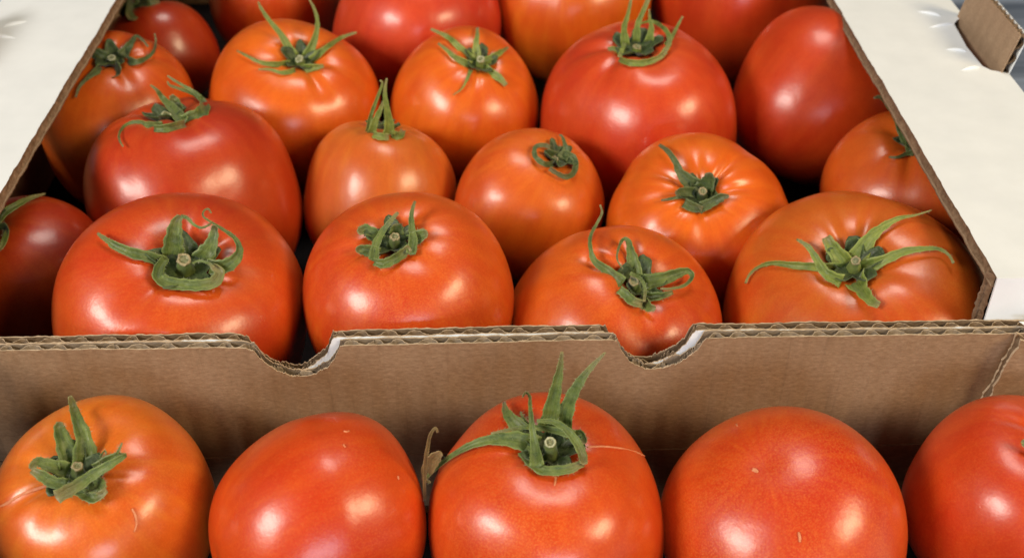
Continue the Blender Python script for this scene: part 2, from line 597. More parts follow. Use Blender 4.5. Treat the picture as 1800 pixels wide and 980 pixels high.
    for nm, d0, d1, mt in (('inner_liner', 0, .0004, KRAFT_SIDE), ('outer_liner', .0030, .0034, WHITE)):
        V, Fs = [], []
        for i in range(n + 1):
            y = y0 + (y1 - y0)*i/n
            t = i/n
            fh = 1 - .32*max(0, (t - .8)/.2)**2 + rnd.gauss(0, .006)
            V += [tabpt(y, -.9, d0), tabpt(y, fh, d0), tabpt(y, fh, d1), tabpt(y, -.9, d1)]
        for i in range(n):
            b = 4*i
            for q in ((0, 1), (1, 2), (2, 3)):
                Fs.append([b + q[0], b + q[1], b + 4 + q[1], b + 4 + q[0]])
        Fs += [[0, 3, 2, 1], [4*n, 4*n + 1, 4*n + 2, 4*n + 3]]
        bmesh_fix(mesh_obj(nm, V, Fs, mt, tab, False))
    V, Fs = [], []
    k = 0
    f = -.5
    while f <= 1.0:       # flutes run along y here: their wave shows at the near end
        d = .0017 + .0012*math.sin(2*math.pi*f*hgt/.0062 + .6)
        V += [tabpt(y0 - .0002, f, d), tabpt(y1, f, d)]
        k += 1
        f += .02
    Fs = [[2*i, 2*i + 1, 2*i + 3, 2*i + 2] for i in range(k - 1)]
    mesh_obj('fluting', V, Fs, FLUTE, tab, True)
    V, Fs = [], []
    for i in range(161):   # crushed top edge between the liners
        y = y0 + (y1 - y0)*i/160
        fh = .985 - .32*max(0, (i/160 - .8)/.2)**2
        V += [tabpt(y, fh + .035*math.sin(y*2*math.pi/.0042), .0004), tabpt(y, fh - .05*abs(math.sin(y*math.pi/.0042)), .0017), tabpt(y, fh + .02*math.cos(y*2*math.pi/.0042), .0031)]
    for i in range(160):
        for q in (0, 1):
            Fs.append([3*i + q, 3*i + q + 1, 3*i + q + 4, 3*i + q + 3])
    mesh_obj('cut_edge', V, Fs, FLUTE, tab, True)
    at_box(tab, box_r)


flange(1, .1495, .2005)
flange(-1, -.1582, -.2080)

# front box
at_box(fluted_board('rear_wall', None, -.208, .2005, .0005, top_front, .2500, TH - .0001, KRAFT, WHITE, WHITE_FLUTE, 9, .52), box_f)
at_box(prism('base_panel', [(-.208, -.045), (.2005, -.045), (.2005, .2495), (-.208, .2495)], .0008, FLOOR, [KRAFT, EDGE]), box_f)
at_box(prism('gap_shade_sheet', [(-.2040, -.0450), (.1965, -.0450), (.1965, .2460), (-.2040, .2460)], FLOOR + .0002, FLOOR + .0010, [GAP_SHADE, GAP_SHADE]), box_f)  # same added sheet: shade painted on the floor between the front-row fruit
at_box(prism('front_wall', [(-.208, .001), (.2005, .001), (.2005, TOP - .012), (-.208, TOP - .012)], -.049, -.0455, [KRAFT, EDGE, WHITE], axes='xzy'), box_f)
# inner strip of board along the foot of the rear wall: its top edge is the crease line behind the fruit
at_box(prism('foot_strip', dense([(-.1560, .0045), (.1545, .0045), (.1545, TOP - .0462), (-.1560, TOP - .0462)], .002), .2494, .2499, [KRAFT, EDGE, KRAFT], axes='xzy', jitter=.0001, side_mat=0), box_f)
for sx, xi, xo in ((1, .1495, .2005), (-1, -.1582, -.2080)):
    at_box(prism('side_wall', [(-.045, .001), (.2495, .001), (.2495, TOP - .0005), (-.045, TOP - .0005)], min(xo, xo - sx*TH), max(xo, xo - sx*TH), [KRAFT_SIDE, EDGE, WHITE], axes='zxy'), box_f)
    # end flap glued against the rear wall: slanting cut edge, three plies showing
    post = part('end_flap', None)
    rnd = random.Random(40 + sx)
    for nm, ya, yb, mt, ins in (('inner_liner', .24560, .24640, KRAFT, 0), ('fluting', .24640, .24900, FLUTE, .0008), ('outer_liner', .24900, .24985, KRAFT, .0003)):
        left = []
        w = 0
        for i in range(71):
            f = i/70
            w = .7*w + rnd.gauss(0, .00024)
            left.append((xi + sx*(.0064 - .0105*f + ins) + w, TOP + .0012 - ins - f*.069))
        ol = left + [(xo - sx*.004, .0045), (xo - sx*.004, TOP - .010)] + [(xi + sx*(.0074 + .012*f), TOP + .0008 - ins - .0090*f) for f in (1, .8, .6, .4, .2, 0)]
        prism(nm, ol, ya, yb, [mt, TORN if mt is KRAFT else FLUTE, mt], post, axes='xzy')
    at_box(post, box_f)
    if sx < 0:  # raised flange out of view, added to cast shade on the wall's left end
        at_box(prism('side_flange', [(xi + sx*.008, -.045), (xo, -.045), (xo, .2380), (xi + sx*.008, .2330)], TOP + .0116, TOP + .0150, [WHITE, EDGE]), box_f)
    at_box(prism('corner_flap', [(xi + sx*.0084, .2534), (xo, .2534), (xo, .240), (xi + sx*.0165, .240)], TOP + .0014, TOP + .0018, [WHITE, EDGE]), box_f)


TOMATOES = {
  'A0': {"c":[-0.16743,0.32686,-0.03418],"a":0.03046,"q":0.93,"N":[-0.242,-0.0552,0.9687],"sh":[11,5,0.02,0.1,2.32,0],"sep":[["sepal",[[-0.00515,-0.00162,0.02529],[-0.00259,0.00192,0.0281],[0.00139,0.00504,0.02974],[0.00479,0.01085,0.02914],[0.00836,0.01584,0.0277]],[0.00358,0.00278,0.00239,0.00159,0.0006]],["sepal",[[-0.00449,-0.00312,0.02587],[0.00098,-0.00552,0.02867],[0.00344,-0.01092,0.02913],[0.00319,-0.01597,0.0278],[0.00135,-0.01739,0.02698]],[0.00278,0.00219,0.00199,0.00179,0.00119]]],"v":[0.399,-0.75,0.528],"stem":[[-0.00459,-0.00463,0.0279],0.00139],"cap":0.1698},
  'A1': {"c":[-0.10167,0.29281,-0.02604],"a":0.04217,"q":0.95,"N":[0.2129,-0.3558,0.91],"sh":[18,5,0.04,0.13,2.42,0],"sep":[["sepal",[[0.00212,-0.01401,0.03552],[-0.0017,-0.01507,0.03879],[-0.00637,-0.01549,0.0407],[-0.01192,-0.0134,0.04206],[-0.01434,-0.01159,0.0425],[-0.01693,-0.00944,0.0427],[-0.01862,-0.00759,0.0427]],[0.0039,0.00337,0.00319,0.00266,0.0016,0.00124,0.00071]],["sepal",[[0.00402,-0.01133,0.03565],[0.00463,-0.01054,0.03986],[0.00536,-0.00914,0.04358],[0.00618,-0.0067,0.04611],[0.0075,-0.0061,0.04736]],[0.0071,0.00603,0.00479,0.00302,0.00177]],["sepal",[[0.0075,-0.0061,0.04736],[0.00926,-0.00599,0.04662],[0.01139,-0.00799,0.04564],[0.01389,-0.00949,0.04538],[0.01563,-0.00865,0.04539],[0.017,-0.00661,0.04543]],[0.00124,0.00106,0.00089,0.00071,0.00071,0.00053]],["sepal",[[0.0119,-0.01048,0.03353],[0.01469,-0.00944,0.03668],[0.01636,-0.00821,0.03968],[0.01696,-0.00622,0.04235],[0.01703,-0.00624,0.04388]],[0.00639,0.00532,0.00355,0.00213,0.00142]],["sepal",[[0.01499,-0.01394,0.03345],[0.01951,-0.01495,0.03435],[0.02317,-0.01369,0.03574],[0.02458,-0.01036,0.03717],[0.02292,-0.00639,0.03867],[0.01984,-0.00554,0.04138],[0.01675,-0.00493,0.0436],[0.01361,-0.00354,0.04526],[0.01331,-0.00138,0.04592],[0.01464,-0.00064,0.04624],[0.01603,-0.00322,0.0465]],[0.00532,0.00461,0.0039,0.00231,0.00142,0.00106,0.00071,0.00053,0.00053,0.00053,0.00035]],["sepal",[[0.0026,-0.01325,0.03712],[0.00148,-0.01795,0.03678],[0.00194,-0.02149,0.03601],[0.0047,-0.02235,0.03423],[0.00891,-0.02206,0.03325],[0.01377,-0.02238,0.03319],[0.018,-0.02111,0.03321],[0.01926,-0.01751,0.03434],[0.01681,-0.01599,0.03586]],[0.00213,0.00319,0.0039,0.0039,0.00355,0.00355,0.00355,0.00319,0.00177]],["sepal",[[0.01061,-0.01517,0.03601],[0.0128,-0.01441,0.03649],[0.01589,-0.01592,0.03669],[0.01779,-0.01741,0.03604]],[0.00053,0.00071,0.00089,0.00106]]],"v":[0.258,-0.768,0.586],"stem":[[0.00833,-0.01479,0.03729],0.00231],"cap":0.202},
  'A2': {"c":[-0.02697,0.29334,-0.01749],"a":0.03462,"q":0.99,"N":[-0.1023,-0.2527,0.9621],"sh":[25,5,0.035,0.12,2.36,0.1],"sep":[["sepal",[[-0.008,-0.01854,0.03004],[-0.00787,-0.01247,0.03051],[-0.00608,-0.00816,0.03255],[-0.00338,-0.00608,0.03536],[-0.00089,-0.00412,0.03738]],[0.00322,0.00268,0.00197,0.00143,0.00089]],["sepal",[[0.00314,-0.01619,0.03022],[0.00373,-0.0117,0.03189],[0.00332,-0.0079,0.03393],[0.00307,-0.00398,0.03571],[0.00355,-0.0011,0.03716],[0.00419,0.00149,0.03776]],[0.00322,0.00286,0.00197,0.00143,0.00107,0.00072]],["sepal",[[-0.0062,-0.00744,0.02899],[-0.00928,-0.00677,0.03119],[-0.0117,-0.00623,0.03237],[-0.01333,-0.00788,0.03249]],[0.00393,0.00411,0.00358,0.00197]],["sepal",[[-0.00655,-0.01337,0.02853],[-0.01022,-0.01275,0.02924],[-0.01262,-0.01287,0.02981],[-0.01376,-0.0137,0.03]],[0.00358,0.00375,0.00286,0.00143]],["sepal",[[0.00285,-0.00977,0.03029],[0.00614,-0.0098,0.03264],[0.00815,-0.01062,0.03363]],[0.00429,0.00393,0.0025]],["sepal",[[-0.00805,-0.01871,0.0293],[-0.005,-0.02001,0.02957],[-0.00177,-0.01864,0.03021],[0.00086,-0.01576,0.03038],[0.00281,-0.01478,0.03179]],[0.00215,0.00286,0.00304,0.00286,0.0025]],["sepal",[[-0.00182,-0.00541,0.02985],[-0.00159,-0.00428,0.03166],[-0.00174,-0.00362,0.03273]],[0.00465,0.00393,0.00215]]],"v":[0.084,-0.804,0.589],"stem":[[-0.00185,-0.01093,0.03295],0.00161],"cap":0.1756},
  'A3': {"c":[0.04007,0.29165,-0.0343],"a":0.03673,"q":0.97,"N":[0.2878,-0.2333,0.9289],"sh":[32,4,0.09,0.15,2.42,0],"sep":[["sepal",[[0.00144,-0.0121,0.03184],[-0.00261,-0.00616,0.03327],[-0.00621,-0.00427,0.03557],[-0.00731,-0.00085,0.03805],[-0.00681,0.00543,0.03824],[-0.00399,0.014,0.03713],[-0.00233,0.01534,0.04053],[-0.00296,0.01616,0.04318]],[0.00592,0.00314,0.00203,0.00129,0.00111,0.00092,0.00074,0.00055]],["sepal",[[0.00684,-0.00434,0.0289],[0.00655,-0.00116,0.03298],[0.00598,0.0016,0.03507],[0.00545,0.00462,0.03677],[0.00376,0.00468,0.03722],[0.00148,-0.00229,0.03872],[0.00056,-0.00791,0.03864],[0.0022,-0.01048,0.03694]],[0.00629,0.00407,0.00259,0.00166,0.00111,0.00074,0.00055,0.00037]],["sepal",[[0.01032,-0.00661,0.02826],[0.01635,-0.00621,0.02946],[0.02106,-0.00402,0.02976],[0.02466,-0.00244,0.02941],[0.02588,-0.00464,0.02875],[0.0227,-0.00958,0.02919],[0.01751,-0.01313,0.03072],[0.01424,-0.01313,0.03078]],[0.00518,0.00444,0.00333,0.00203,0.00148,0.00111,0.00074,0.00055]],["sepal",[[0.00983,-0.01286,0.02718],[0.01474,-0.01359,0.02836],[0.01851,-0.01241,0.02873]],[0.00333,0.0024,0.00129]],["sepal",[[0.00747,-0.01301,0.02688],[0.00916,-0.01666,0.02771],[0.01041,-0.01936,0.02828],[0.01186,-0.02023,0.02896]],[0.00407,0.0037,0.00296,0.00148]],["sepal",[[0.00472,-0.01011,0.0348],[0.00819,-0.00984,0.03223],[0.00964,-0.0115,0.02958],[0.0085,-0.01796,0.02972]],[0.00111,0.00111,0.00111,0.00092]],["sepal",[[0.00081,-0.01465,0.03204],[0.00248,-0.01621,0.03142],[0.00487,-0.01822,0.03],[0.00824,-0.01789,0.0285]],[0.00259,0.00296,0.00296,0.00259]]],"v":[-0.13,-0.774,0.619],"stem":[[0.00615,-0.00935,0.03096],0.00203],"cap":0.1812},
  'A4': {"c":[0.12404,0.29483,-0.03195],"a":0.04486,"q":0.8,"N":[-0.1934,-0.2498,0.9488],"sh":[39,5,0.05,0.13,2.36,0],"sep":[["sepal",[[-0.01007,-0.00815,0.02849],[-0.01717,-0.0077,0.02945],[-0.02444,-0.00478,0.02806],[-0.03022,-0.00018,0.02562],[-0.0341,0.0019,0.02244],[-0.03668,0.00152,0.01966],[-0.03821,-0.00018,0.01716]],[0.00466,0.00283,0.00233,0.0015,0.001,0.00083,0.00067]],["sepal",[[-0.01168,-0.0152,0.02937],[-0.01626,-0.01233,0.03044],[-0.01834,-0.0075,0.03231],[-0.02064,-0.00323,0.03445],[-0.02358,0.0004,0.03483]],[0.00433,0.00333,0.00233,0.00166,0.00067]],["sepal",[[-0.0084,-0.00665,0.02963],[-0.01222,-0.00294,0.03339],[-0.01408,0.00018,0.03572]],[0.00633,0.00433,0.00283]],["sepal",[[-0.00511,-0.00616,0.03058],[-0.00105,-0.00286,0.03632],[0.00257,-0.00098,0.03943],[0.00878,0.00194,0.04131],[0.01539,0.00434,0.04087],[0.02056,0.00474,0.04253]],[0.00732,0.00433,0.00283,0.0015,0.00067,0.00033]],["sepal",[[-0.00429,-0.00947,0.02939],[0.00214,-0.01104,0.03459],[0.00772,-0.01098,0.0376],[0.01342,-0.01115,0.03874],[0.01828,-0.01128,0.03874],[0.021,-0.01343,0.03804],[0.0217,-0.01679,0.03719]],[0.00566,0.00333,0.0025,0.00166,0.00117,0.00083,0.00083]],["sepal",[[-0.00703,-0.01221,0.02832],[-0.00682,-0.02051,0.02979],[-0.00556,-0.0262,0.03001],[-0.0038,-0.02856,0.03031]],[0.00866,0.00433,0.00316,0.00216]]],"v":[-0.309,-0.751,0.583],"stem":[[-0.00709,-0.01097,0.03426],0.00166],"cap":0.1649},
  'B1': {"c":[-0.11499,0.3718,-0.0294],"a":0.04218,"q":0.95,"N":[-0.1871,0.2465,0.9509],"sh":[46,6,0.06,0.13,2.42,0],"sep":[["sepal",[[-0.00324,-0.01075,0.03931],[-0.00992,-0.00643,0.0376],[-0.01479,-0.00369,0.03729],[-0.01879,-0.00441,0.03632],[-0.01902,-0.01134,0.03703],[-0.01785,-0.01612,0.037],[-0.01576,-0.01996,0.03667]],[0.00353,0.00235,0.00137,0.00098,0.00078,0.00078,0.00059]],["sepal",[[0.0033,-0.00613,0.03843],[-0.00497,0.01156,0.03405],[-0.0109,0.02106,0.03306],[-0.01292,0.02205,0.03629],[-0.01517,0.02235,0.03863]],[0.0049,0.00372,0.00235,0.00137,0.00059]],["sepal",[[-0.00302,0.0102,0.03132],[-0.00402,0.0145,0.03313],[-0.00625,0.0198,0.03294],[-0.00735,0.0206,0.03501]],[0.00431,0.00392,0.00353,0.00196]],["sepal",[[0.00276,-0.00437,0.03742],[0.0085,-0.00215,0.03919],[0.0088,0.00621,0.03784],[0.00281,0.02394,0.03127],[2e-05,0.02512,0.03319],[-0.00449,0.02569,0.0347],[-0.00877,0.02625,0.0362],[-0.0097,0.02673,0.0377]],[0.00509,0.0049,0.00392,0.00255,0.00196,0.00137,0.00098,0.00059]],["sepal",[[0.00285,0.02332,0.03212],[0.00022,0.0249,0.03406],[-0.00398,0.02652,0.03599],[-0.00774,0.02799,0.03775],[-0.00995,0.02901,0.03898]],[0.00196,0.00157,0.00118,0.00098,0.00059]],["sepal",[[-0.00619,-0.01169,0.03895],[-0.00112,-0.01263,0.03966],[0.00436,-0.00731,0.03838]],[0.00235,0.00313,0.00313]]],"v":[0.266,-0.835,0.481],"stem":[[-0.00558,0.00444,0.03539],0.00196],"cap":0.1548},
  'B2': {"c":[-0.04429,0.38082,-0.0337],"a":0.03027,"q":1.0,"N":[0.1153,0.3415,0.9328],"sh":[53,6,0.035,0.1,2.36,0],"sep":[["sepal",[[0.00684,-0.00524,0.0299],[0.00714,-0.00453,0.03498],[0.00663,-0.0037,0.04091],[0.00625,-0.00306,0.04542],[0.00647,-0.00256,0.04899],[0.00732,-0.00206,0.05252]],[0.00488,0.00345,0.00223,0.00163,0.00122,0.00061]],["sepal",[[0.00012,-0.00492,0.03056],[0.00198,-0.00418,0.03584],[0.00421,-0.00354,0.04037],[0.00548,-0.0031,0.04352]],[0.00366,0.00244,0.00163,0.00081]],["sepal",[[-0.00133,-0.00321,0.03033],[0.00014,-0.00189,0.03654],[0.00318,-0.00031,0.04395],[0.00519,0.00074,0.04891],[0.0044,0.00102,0.05021]],[0.00223,0.00163,0.00122,0.00081,0.00061]],["sepal",[[0.00774,-0.00552,0.03005],[0.01092,-0.00459,0.02944],[0.01187,0.0014,0.02843]],[0.00366,0.00305,0.00183]],["sepal",[[0.0007,-0.00632,0.03113],[0.00365,-0.0082,0.03121],[0.00709,-0.0082,0.0309]],[0.00244,0.00284,0.00244]]],"v":[0.091,-0.858,0.506],"stem":[[0.00318,0.00735,0.0266],0.00158],"cap":0.179},
  'B3': {"c":[0.0155,0.36916,-0.03349],"a":0.02904,"q":1.02,"N":[0.4252,-0.1156,0.8977],"sh":[60,5,0.03,0.11,2.32,0.08],"sep":[["sepal",[[0.01285,-0.00292,0.02372],[0.0145,-8e-05,0.02574],[0.01435,0.00183,0.02737],[0.01355,0.00676,0.02796],[0.01248,0.00752,0.02829]],[0.00469,0.00274,0.00156,0.00098,0.00059]],["sepal",[[0.01401,-0.00101,0.02556],[0.01742,-0.00259,0.02446],[0.01806,-0.00635,0.02324],[0.01657,-0.01232,0.02326],[0.01378,-0.01559,0.0239],[0.01059,-0.01511,0.02515],[0.00763,-0.01432,0.02694]],[0.00196,0.00215,0.00215,0.00215,0.00196,0.00176,0.00176]],["sepal",[[0.00974,-0.00767,0.02471],[0.00581,-0.0124,0.02775],[0.00248,-0.01026,0.0297],[0.00269,-0.00501,0.03045],[0.00558,-0.00292,0.03013],[0.00888,-0.00214,0.02861]],[0.00235,0.00215,0.00196,0.00156,0.00176,0.00156]],["sepal",[[0.01045,-0.00271,0.02464],[0.00686,-0.00396,0.02799]],[0.00469,0.00274]]],"v":[-0.06,-0.845,0.531],"stem":[[0.01005,-0.0057,0.02549],0.00152],"cap":0.1796},
  'B4': {"c":[0.08062,0.35254,-0.03319],"a":0.03613,"q":0.97,"N":[-0.1079,-0.5197,0.8475],"sh":[67,7,0.06,0.14,2.2,0],"sep":[["sepal",[[-0.00623,-0.0138,0.02828],[-0.01133,-0.01194,0.03299],[-0.01277,-0.00894,0.03545],[-0.01498,-0.0032,0.03673],[-0.01736,0.00337,0.03567]],[0.00701,0.00309,0.00227,0.00186,0.00103]],["sepal",[[-0.00287,-0.01421,0.02702],[-0.00121,-0.01393,0.0312],[-0.00147,-0.01368,0.03394]],[0.00783,0.00536,0.00247]],["sepal",[[-0.00596,-0.01555,0.02698],[-0.01104,-0.01802,0.02919],[-0.01379,-0.01996,0.02956]],[0.00371,0.0033,0.00206]],["sepal",[[-0.01073,-0.01753,0.02667],[-0.015,-0.01881,0.02662],[-0.0186,-0.01872,0.02589]],[0.00144,0.00103,0.00062]],["sepal",[[-0.00474,-0.02212,0.02502],[-0.00065,-0.02111,0.02646],[0.00237,-0.02106,0.02856],[0.0047,-0.02215,0.0295]],[0.00412,0.0035,0.00289,0.00124]],["sepal",[[-0.01071,-0.02058,0.02603],[-0.008,-0.02203,0.02526],[-0.00426,-0.02316,0.02473]],[0.00371,0.00371,0.00247]]],"v":[-0.187,-0.814,0.55],"stem":[[-0.00371,-0.01722,0.02854],0.00165],"cap":0.1598},
  'B5': {"c":[0.16681,0.36469,-0.03008],"a":0.0337,"q":1.0,"N":[-0.239,-0.0864,0.9672],"sh":[74,5,0.06,0.12,2.32,0],"sep":[["sepal",[[-0.00792,-0.00809,0.02868],[-0.00998,-0.00121,0.03],[-0.01093,0.00591,0.03326],[-0.01009,0.0184,0.03212],[-0.01328,0.02017,0.03493],[-0.01629,0.01976,0.03495]],[0.0043,0.00301,0.00236,0.00215,0.00172,0.00086]],["sepal",[[-0.00884,-0.01064,0.02927],[-0.00802,-0.00416,0.02976],[-0.00894,-0.00207,0.03295]],[0.00516,0.00408,0.00236]],["sepal",[[-0.00889,-0.01099,0.029],[-0.01121,-0.0107,0.02836],[-0.01516,-0.01268,0.02817],[-0.0179,-0.01111,0.02724]],[0.00258,0.0015,0.00107,0.00064]]],"v":[-0.353,-0.797,0.49],"stem":[[-0.00384,-0.00591,0.02877],0.00172],"cap":0.1402},
  'C0': {"c":[-0.15886,0.43343,-0.03215],"a":0.03696,"q":1.06,"N":[0.0994,-0.1398,0.9852],"sh":[81,5,0.05,0.12,2.36,0],"sep":[["sepal",[[0.01045,-0.00693,0.03558],[0.01579,-0.0108,0.03671],[0.01873,-0.00511,0.03584],[0.02032,-0.00031,0.03626],[0.01897,0.00947,0.03563],[0.01866,0.01134,0.03866]],[0.00443,0.00242,0.00161,0.00121,0.00081,0.0006]],["sepal",[[0.00828,-0.00416,0.03628],[0.01076,0.00315,0.03857],[0.01035,0.01178,0.03724],[0.01445,0.00638,0.03824],[0.0185,-0.00069,0.03855]],[0.00483,0.00221,0.00141,0.00101,0.00081]],["sepal",[[0.00094,-0.0048,0.03514],[-0.00195,-0.00442,0.03732],[-0.00507,-0.00372,0.03881]],[0.00644,0.00523,0.00282]],["sepal",[[0.00191,-0.01209,0.03524],[0.00061,-0.01718,0.03585],[-0.00188,-0.02141,0.03504],[-0.00432,-0.02478,0.03329],[-0.00553,-0.02855,0.03049]],[0.00443,0.00282,0.00161,0.00121,0.00081]],["sepal",[[0.00587,-0.01315,0.03523],[0.00856,-0.01642,0.03534],[0.00981,-0.01796,0.03511]],[0.00886,0.00725,0.00483]]],"v":[0.308,-0.848,0.432],"stem":[[0.00489,-0.00766,0.03706],0.00166],"cap":0.1794},
  'C1': {"c":[-0.08539,0.44418,-0.03141],"a":0.03841,"q":0.97,"N":[0.2106,-0.2878,0.9343],"sh":[88,5,0.05,0.14,2.42,0],"sep":[["sepal",[[0.00397,-0.00721,0.03022],[-9e-05,-0.00496,0.03862],[-0.00476,-0.00329,0.04486],[-0.00783,-0.00194,0.04989],[-0.00875,-0.00122,0.0526]],[0.00476,0.00258,0.00178,0.00139,0.00059]],["sepal",[[0.00958,-0.00665,0.02933],[0.0136,-0.00442,0.03766],[0.01505,-0.00269,0.04408],[0.01403,-0.00129,0.04933],[0.0122,-0.00026,0.05319]],[0.00516,0.00258,0.00159,0.00119,0.00059]],["sepal",[[0.01135,-0.00924,0.02956],[0.01826,-0.00498,0.03342],[0.02308,0.00845,0.03129],[0.02962,0.00904,0.03335]],[0.00357,0.00218,0.00159,0.00079]],["sepal",[[0.00313,-0.0127,0.02932],[-0.00328,-0.01721,0.03199],[-0.00862,-0.0169,0.03295],[-0.01433,-0.01382,0.03433],[-0.01905,-0.0094,0.03452]],[0.00397,0.00218,0.00159,0.00119,0.00059]],["sepal",[[0.0062,-0.01808,0.02943],[0.00114,-0.0218,0.03039],[-0.00412,-0.02031,0.03125],[-0.00875,-0.02055,0.03144]],[0.00258,0.00159,0.00099,0.00059]],["sepal",[[0.00843,-0.0142,0.02818],[0.01417,-0.0167,0.03019],[0.01779,-0.01681,0.03072]],[0.00397,0.00297,0.00139]]],"v":[0.16,-0.879,0.45],"stem":[[0.00686,-0.01061,0.03085],0.00193],"cap":0.1637},
  'C2': {"c":[-0.0096,0.43985,-0.02893],"a":0.03198,"q":1.02,"N":[0.2477,-0.2909,0.9241],"sh":[95,5,0.04,0.12,2.42,0],"sep":[["sepal",[[0.00395,-0.00896,0.02772],[-0.00288,-0.00427,0.0336],[-0.00727,0.00117,0.03467],[-0.01348,0.0028,0.0371]],[0.00435,0.00257,0.00198,0.00099]],["sepal",[[0.00347,-0.01214,0.02724],[-0.00308,-0.01241,0.0314],[-0.0064,-0.00926,0.03299],[-0.01031,-0.00393,0.03379]],[0.00395,0.00217,0.00158,0.00099]],["sepal",[[0.00586,-0.00761,0.02753],[0.00573,-0.00354,0.03313],[0.00626,-0.00014,0.03514],[0.00627,0.00832,0.03502]],[0.00435,0.00257,0.00178,0.00099]],["sepal",[[0.00824,-0.00815,0.02619],[0.0131,-0.00625,0.02833],[0.01679,-0.00223,0.02892],[0.01958,0.00328,0.028]],[0.00435,0.00297,0.00198,0.00079]],["sepal",[[0.00821,-0.01037,0.02521],[0.01483,-0.01592,0.02378],[0.01811,-0.01824,0.02124]],[0.00475,0.00297,0.00178]],["sepal",[[0.00346,-0.01447,0.02687],[0.00133,-0.022,0.02508],[-0.00058,-0.02467,0.02312],[-0.0039,-0.02617,0.02134]],[0.00178,0.00099,0.00059,0.0004]]],"v":[0.006,-0.888,0.459],"stem":[[0.00757,-0.0114,0.02997],0.00169],"cap":0.181},
  'C3': {"c":[0.06596,0.42348,-0.02978],"a":0.04238,"q":1.0,"N":[-0.0909,-0.0065,0.9958],"sh":[102,6,0.05,0.12,2.42,0],"sep":[["sepal",[[-0.00812,0.00195,0.03778],[-0.0089,0.0032,0.04484],[-0.00791,0.00393,0.049],[-0.00714,0.00458,0.05268],[-0.00643,0.00538,0.05723]],[0.004,0.0024,0.0018,0.0014,0.0012]],["sepal",[[-0.00345,0.00393,0.03829],[-0.00309,0.00518,0.04534],[-0.00165,0.00591,0.04951],[-0.00041,0.00648,0.05273],[0.00101,0.00716,0.0566]],[0.0036,0.0024,0.002,0.002,0.0016]],["sepal",[[0.00176,0.00243,0.03897],[0.00237,0.0035,0.04506],[0.00148,0.00412,0.04855],[0.00103,0.00481,0.05248]],[0.004,0.002,0.0012,0.0006]],["sepal",[[-0.00147,0.01006,0.04378],[0.00445,0.01627,0.04156],[0.00786,0.00667,0.04323],[0.00943,0.0003,0.04245],[0.00796,-0.00856,0.04278],[0.00493,-0.01324,0.04138]],[0.0008,0.0014,0.0018,0.002,0.002,0.002]],["sepal",[[0.00768,-0.00625,0.04164],[0.01133,0.00314,0.04131],[0.01555,0.01554,0.04021],[0.01741,0.01709,0.04334]],[0.0024,0.0016,0.0012,0.0008]],["sepal",[[-0.01065,-0.00626,0.03833],[-0.01328,-0.00229,0.03816],[-0.01572,-0.001,0.03806]],[0.0032,0.0026,0.001]],["sepal",[[-0.01202,-0.01079,0.0381],[-0.00864,-0.01698,0.0397],[-0.00255,-0.01741,0.03984],[0.00315,-0.01513,0.04061],[0.00669,-0.01175,0.04187]],[0.002,0.0026,0.0026,0.0024,0.002]],["sepal",[[-0.00876,-0.00052,0.04003],[-0.01181,-0.0106,0.03876]],[0.0016,0.0018]]],"v":[-0.131,-0.885,0.447],"stem":[[-0.00357,-0.00113,0.03848],0.00188],"cap":0.2},
  'C4': {"c":[0.14694,0.43742,-0.02364],"a":0.03557,"q":1.1,"N":[0.5238,0.2768,0.8056],"sh":[109,5,0.04,0.12,2.25,0],"sep":[],"v":[-0.313,-0.854,0.416],"stem":[[0.01914,0.01144,0.03368],0.00148],"cap":0.1248},
  'D0': {"c":[-0.16076,0.5163,-0.03863],"a":0.02697,"q":0.97,"N":[-0.3796,0.3607,0.8519],"sh":[116,5,0.03,0.1,2.32,0],"sep":[["sepal",[[-0.0105,0.00945,0.02384],[-0.00748,-0.00884,0.0268],[-0.00714,-0.01541,0.02606]],[0.00787,0.00702,0.00478]],["sepal",[[-0.00638,-0.00103,0.02791],[-0.00015,-0.00513,0.02852],[0.00407,-0.00118,0.02815]],[0.00674,0.00562,0.00281]],["sepal",[[-0.01162,0.00914,0.0234],[-0.01322,-0.00187,0.02426],[-0.01477,-0.00535,0.02323]],[0.00674,0.00478,0.00253]]],"v":[0.282,-0.873,0.398],"stem":[[-0.00953,0.00798,0.02686],0.00197],"cap":0.25},
  'D1': {"c":[-0.11175,0.56573,-0.02986],"a":0.03498,"q":1.0,"N":[0.1251,-0.2893,0.949],"sh":[123,5,0.04,0.1,2.32,0],"sep":[],"v":[0.177,-0.916,0.36]},
  'D2': {"c":[-0.03379,0.51218,-0.02197],"a":0.03924,"q":1.0,"N":[0.1431,-0.1963,0.9701],"sh":[130,2,0.12,0.12,2.32,0],"sep":[],"v":[0.053,-0.922,0.383]},
  'D3': {"c":[0.04415,0.53016,-0.02017],"a":0.03856,"q":1.0,"N":[-0.0459,-0.3356,0.9409],"sh":[137,6,0.08,0.12,2.42,0],"sep":[],"v":[-0.076,-0.925,0.371]},
  'D4': {"c":[0.12887,0.53805,-0.01857],"a":0.04692,"q":1.0,"N":[-0.0018,-0.1273,0.9919],"sh":[144,5,0.05,0.12,2.32,0],"sep":[],"v":[-0.221,-0.914,0.34]},
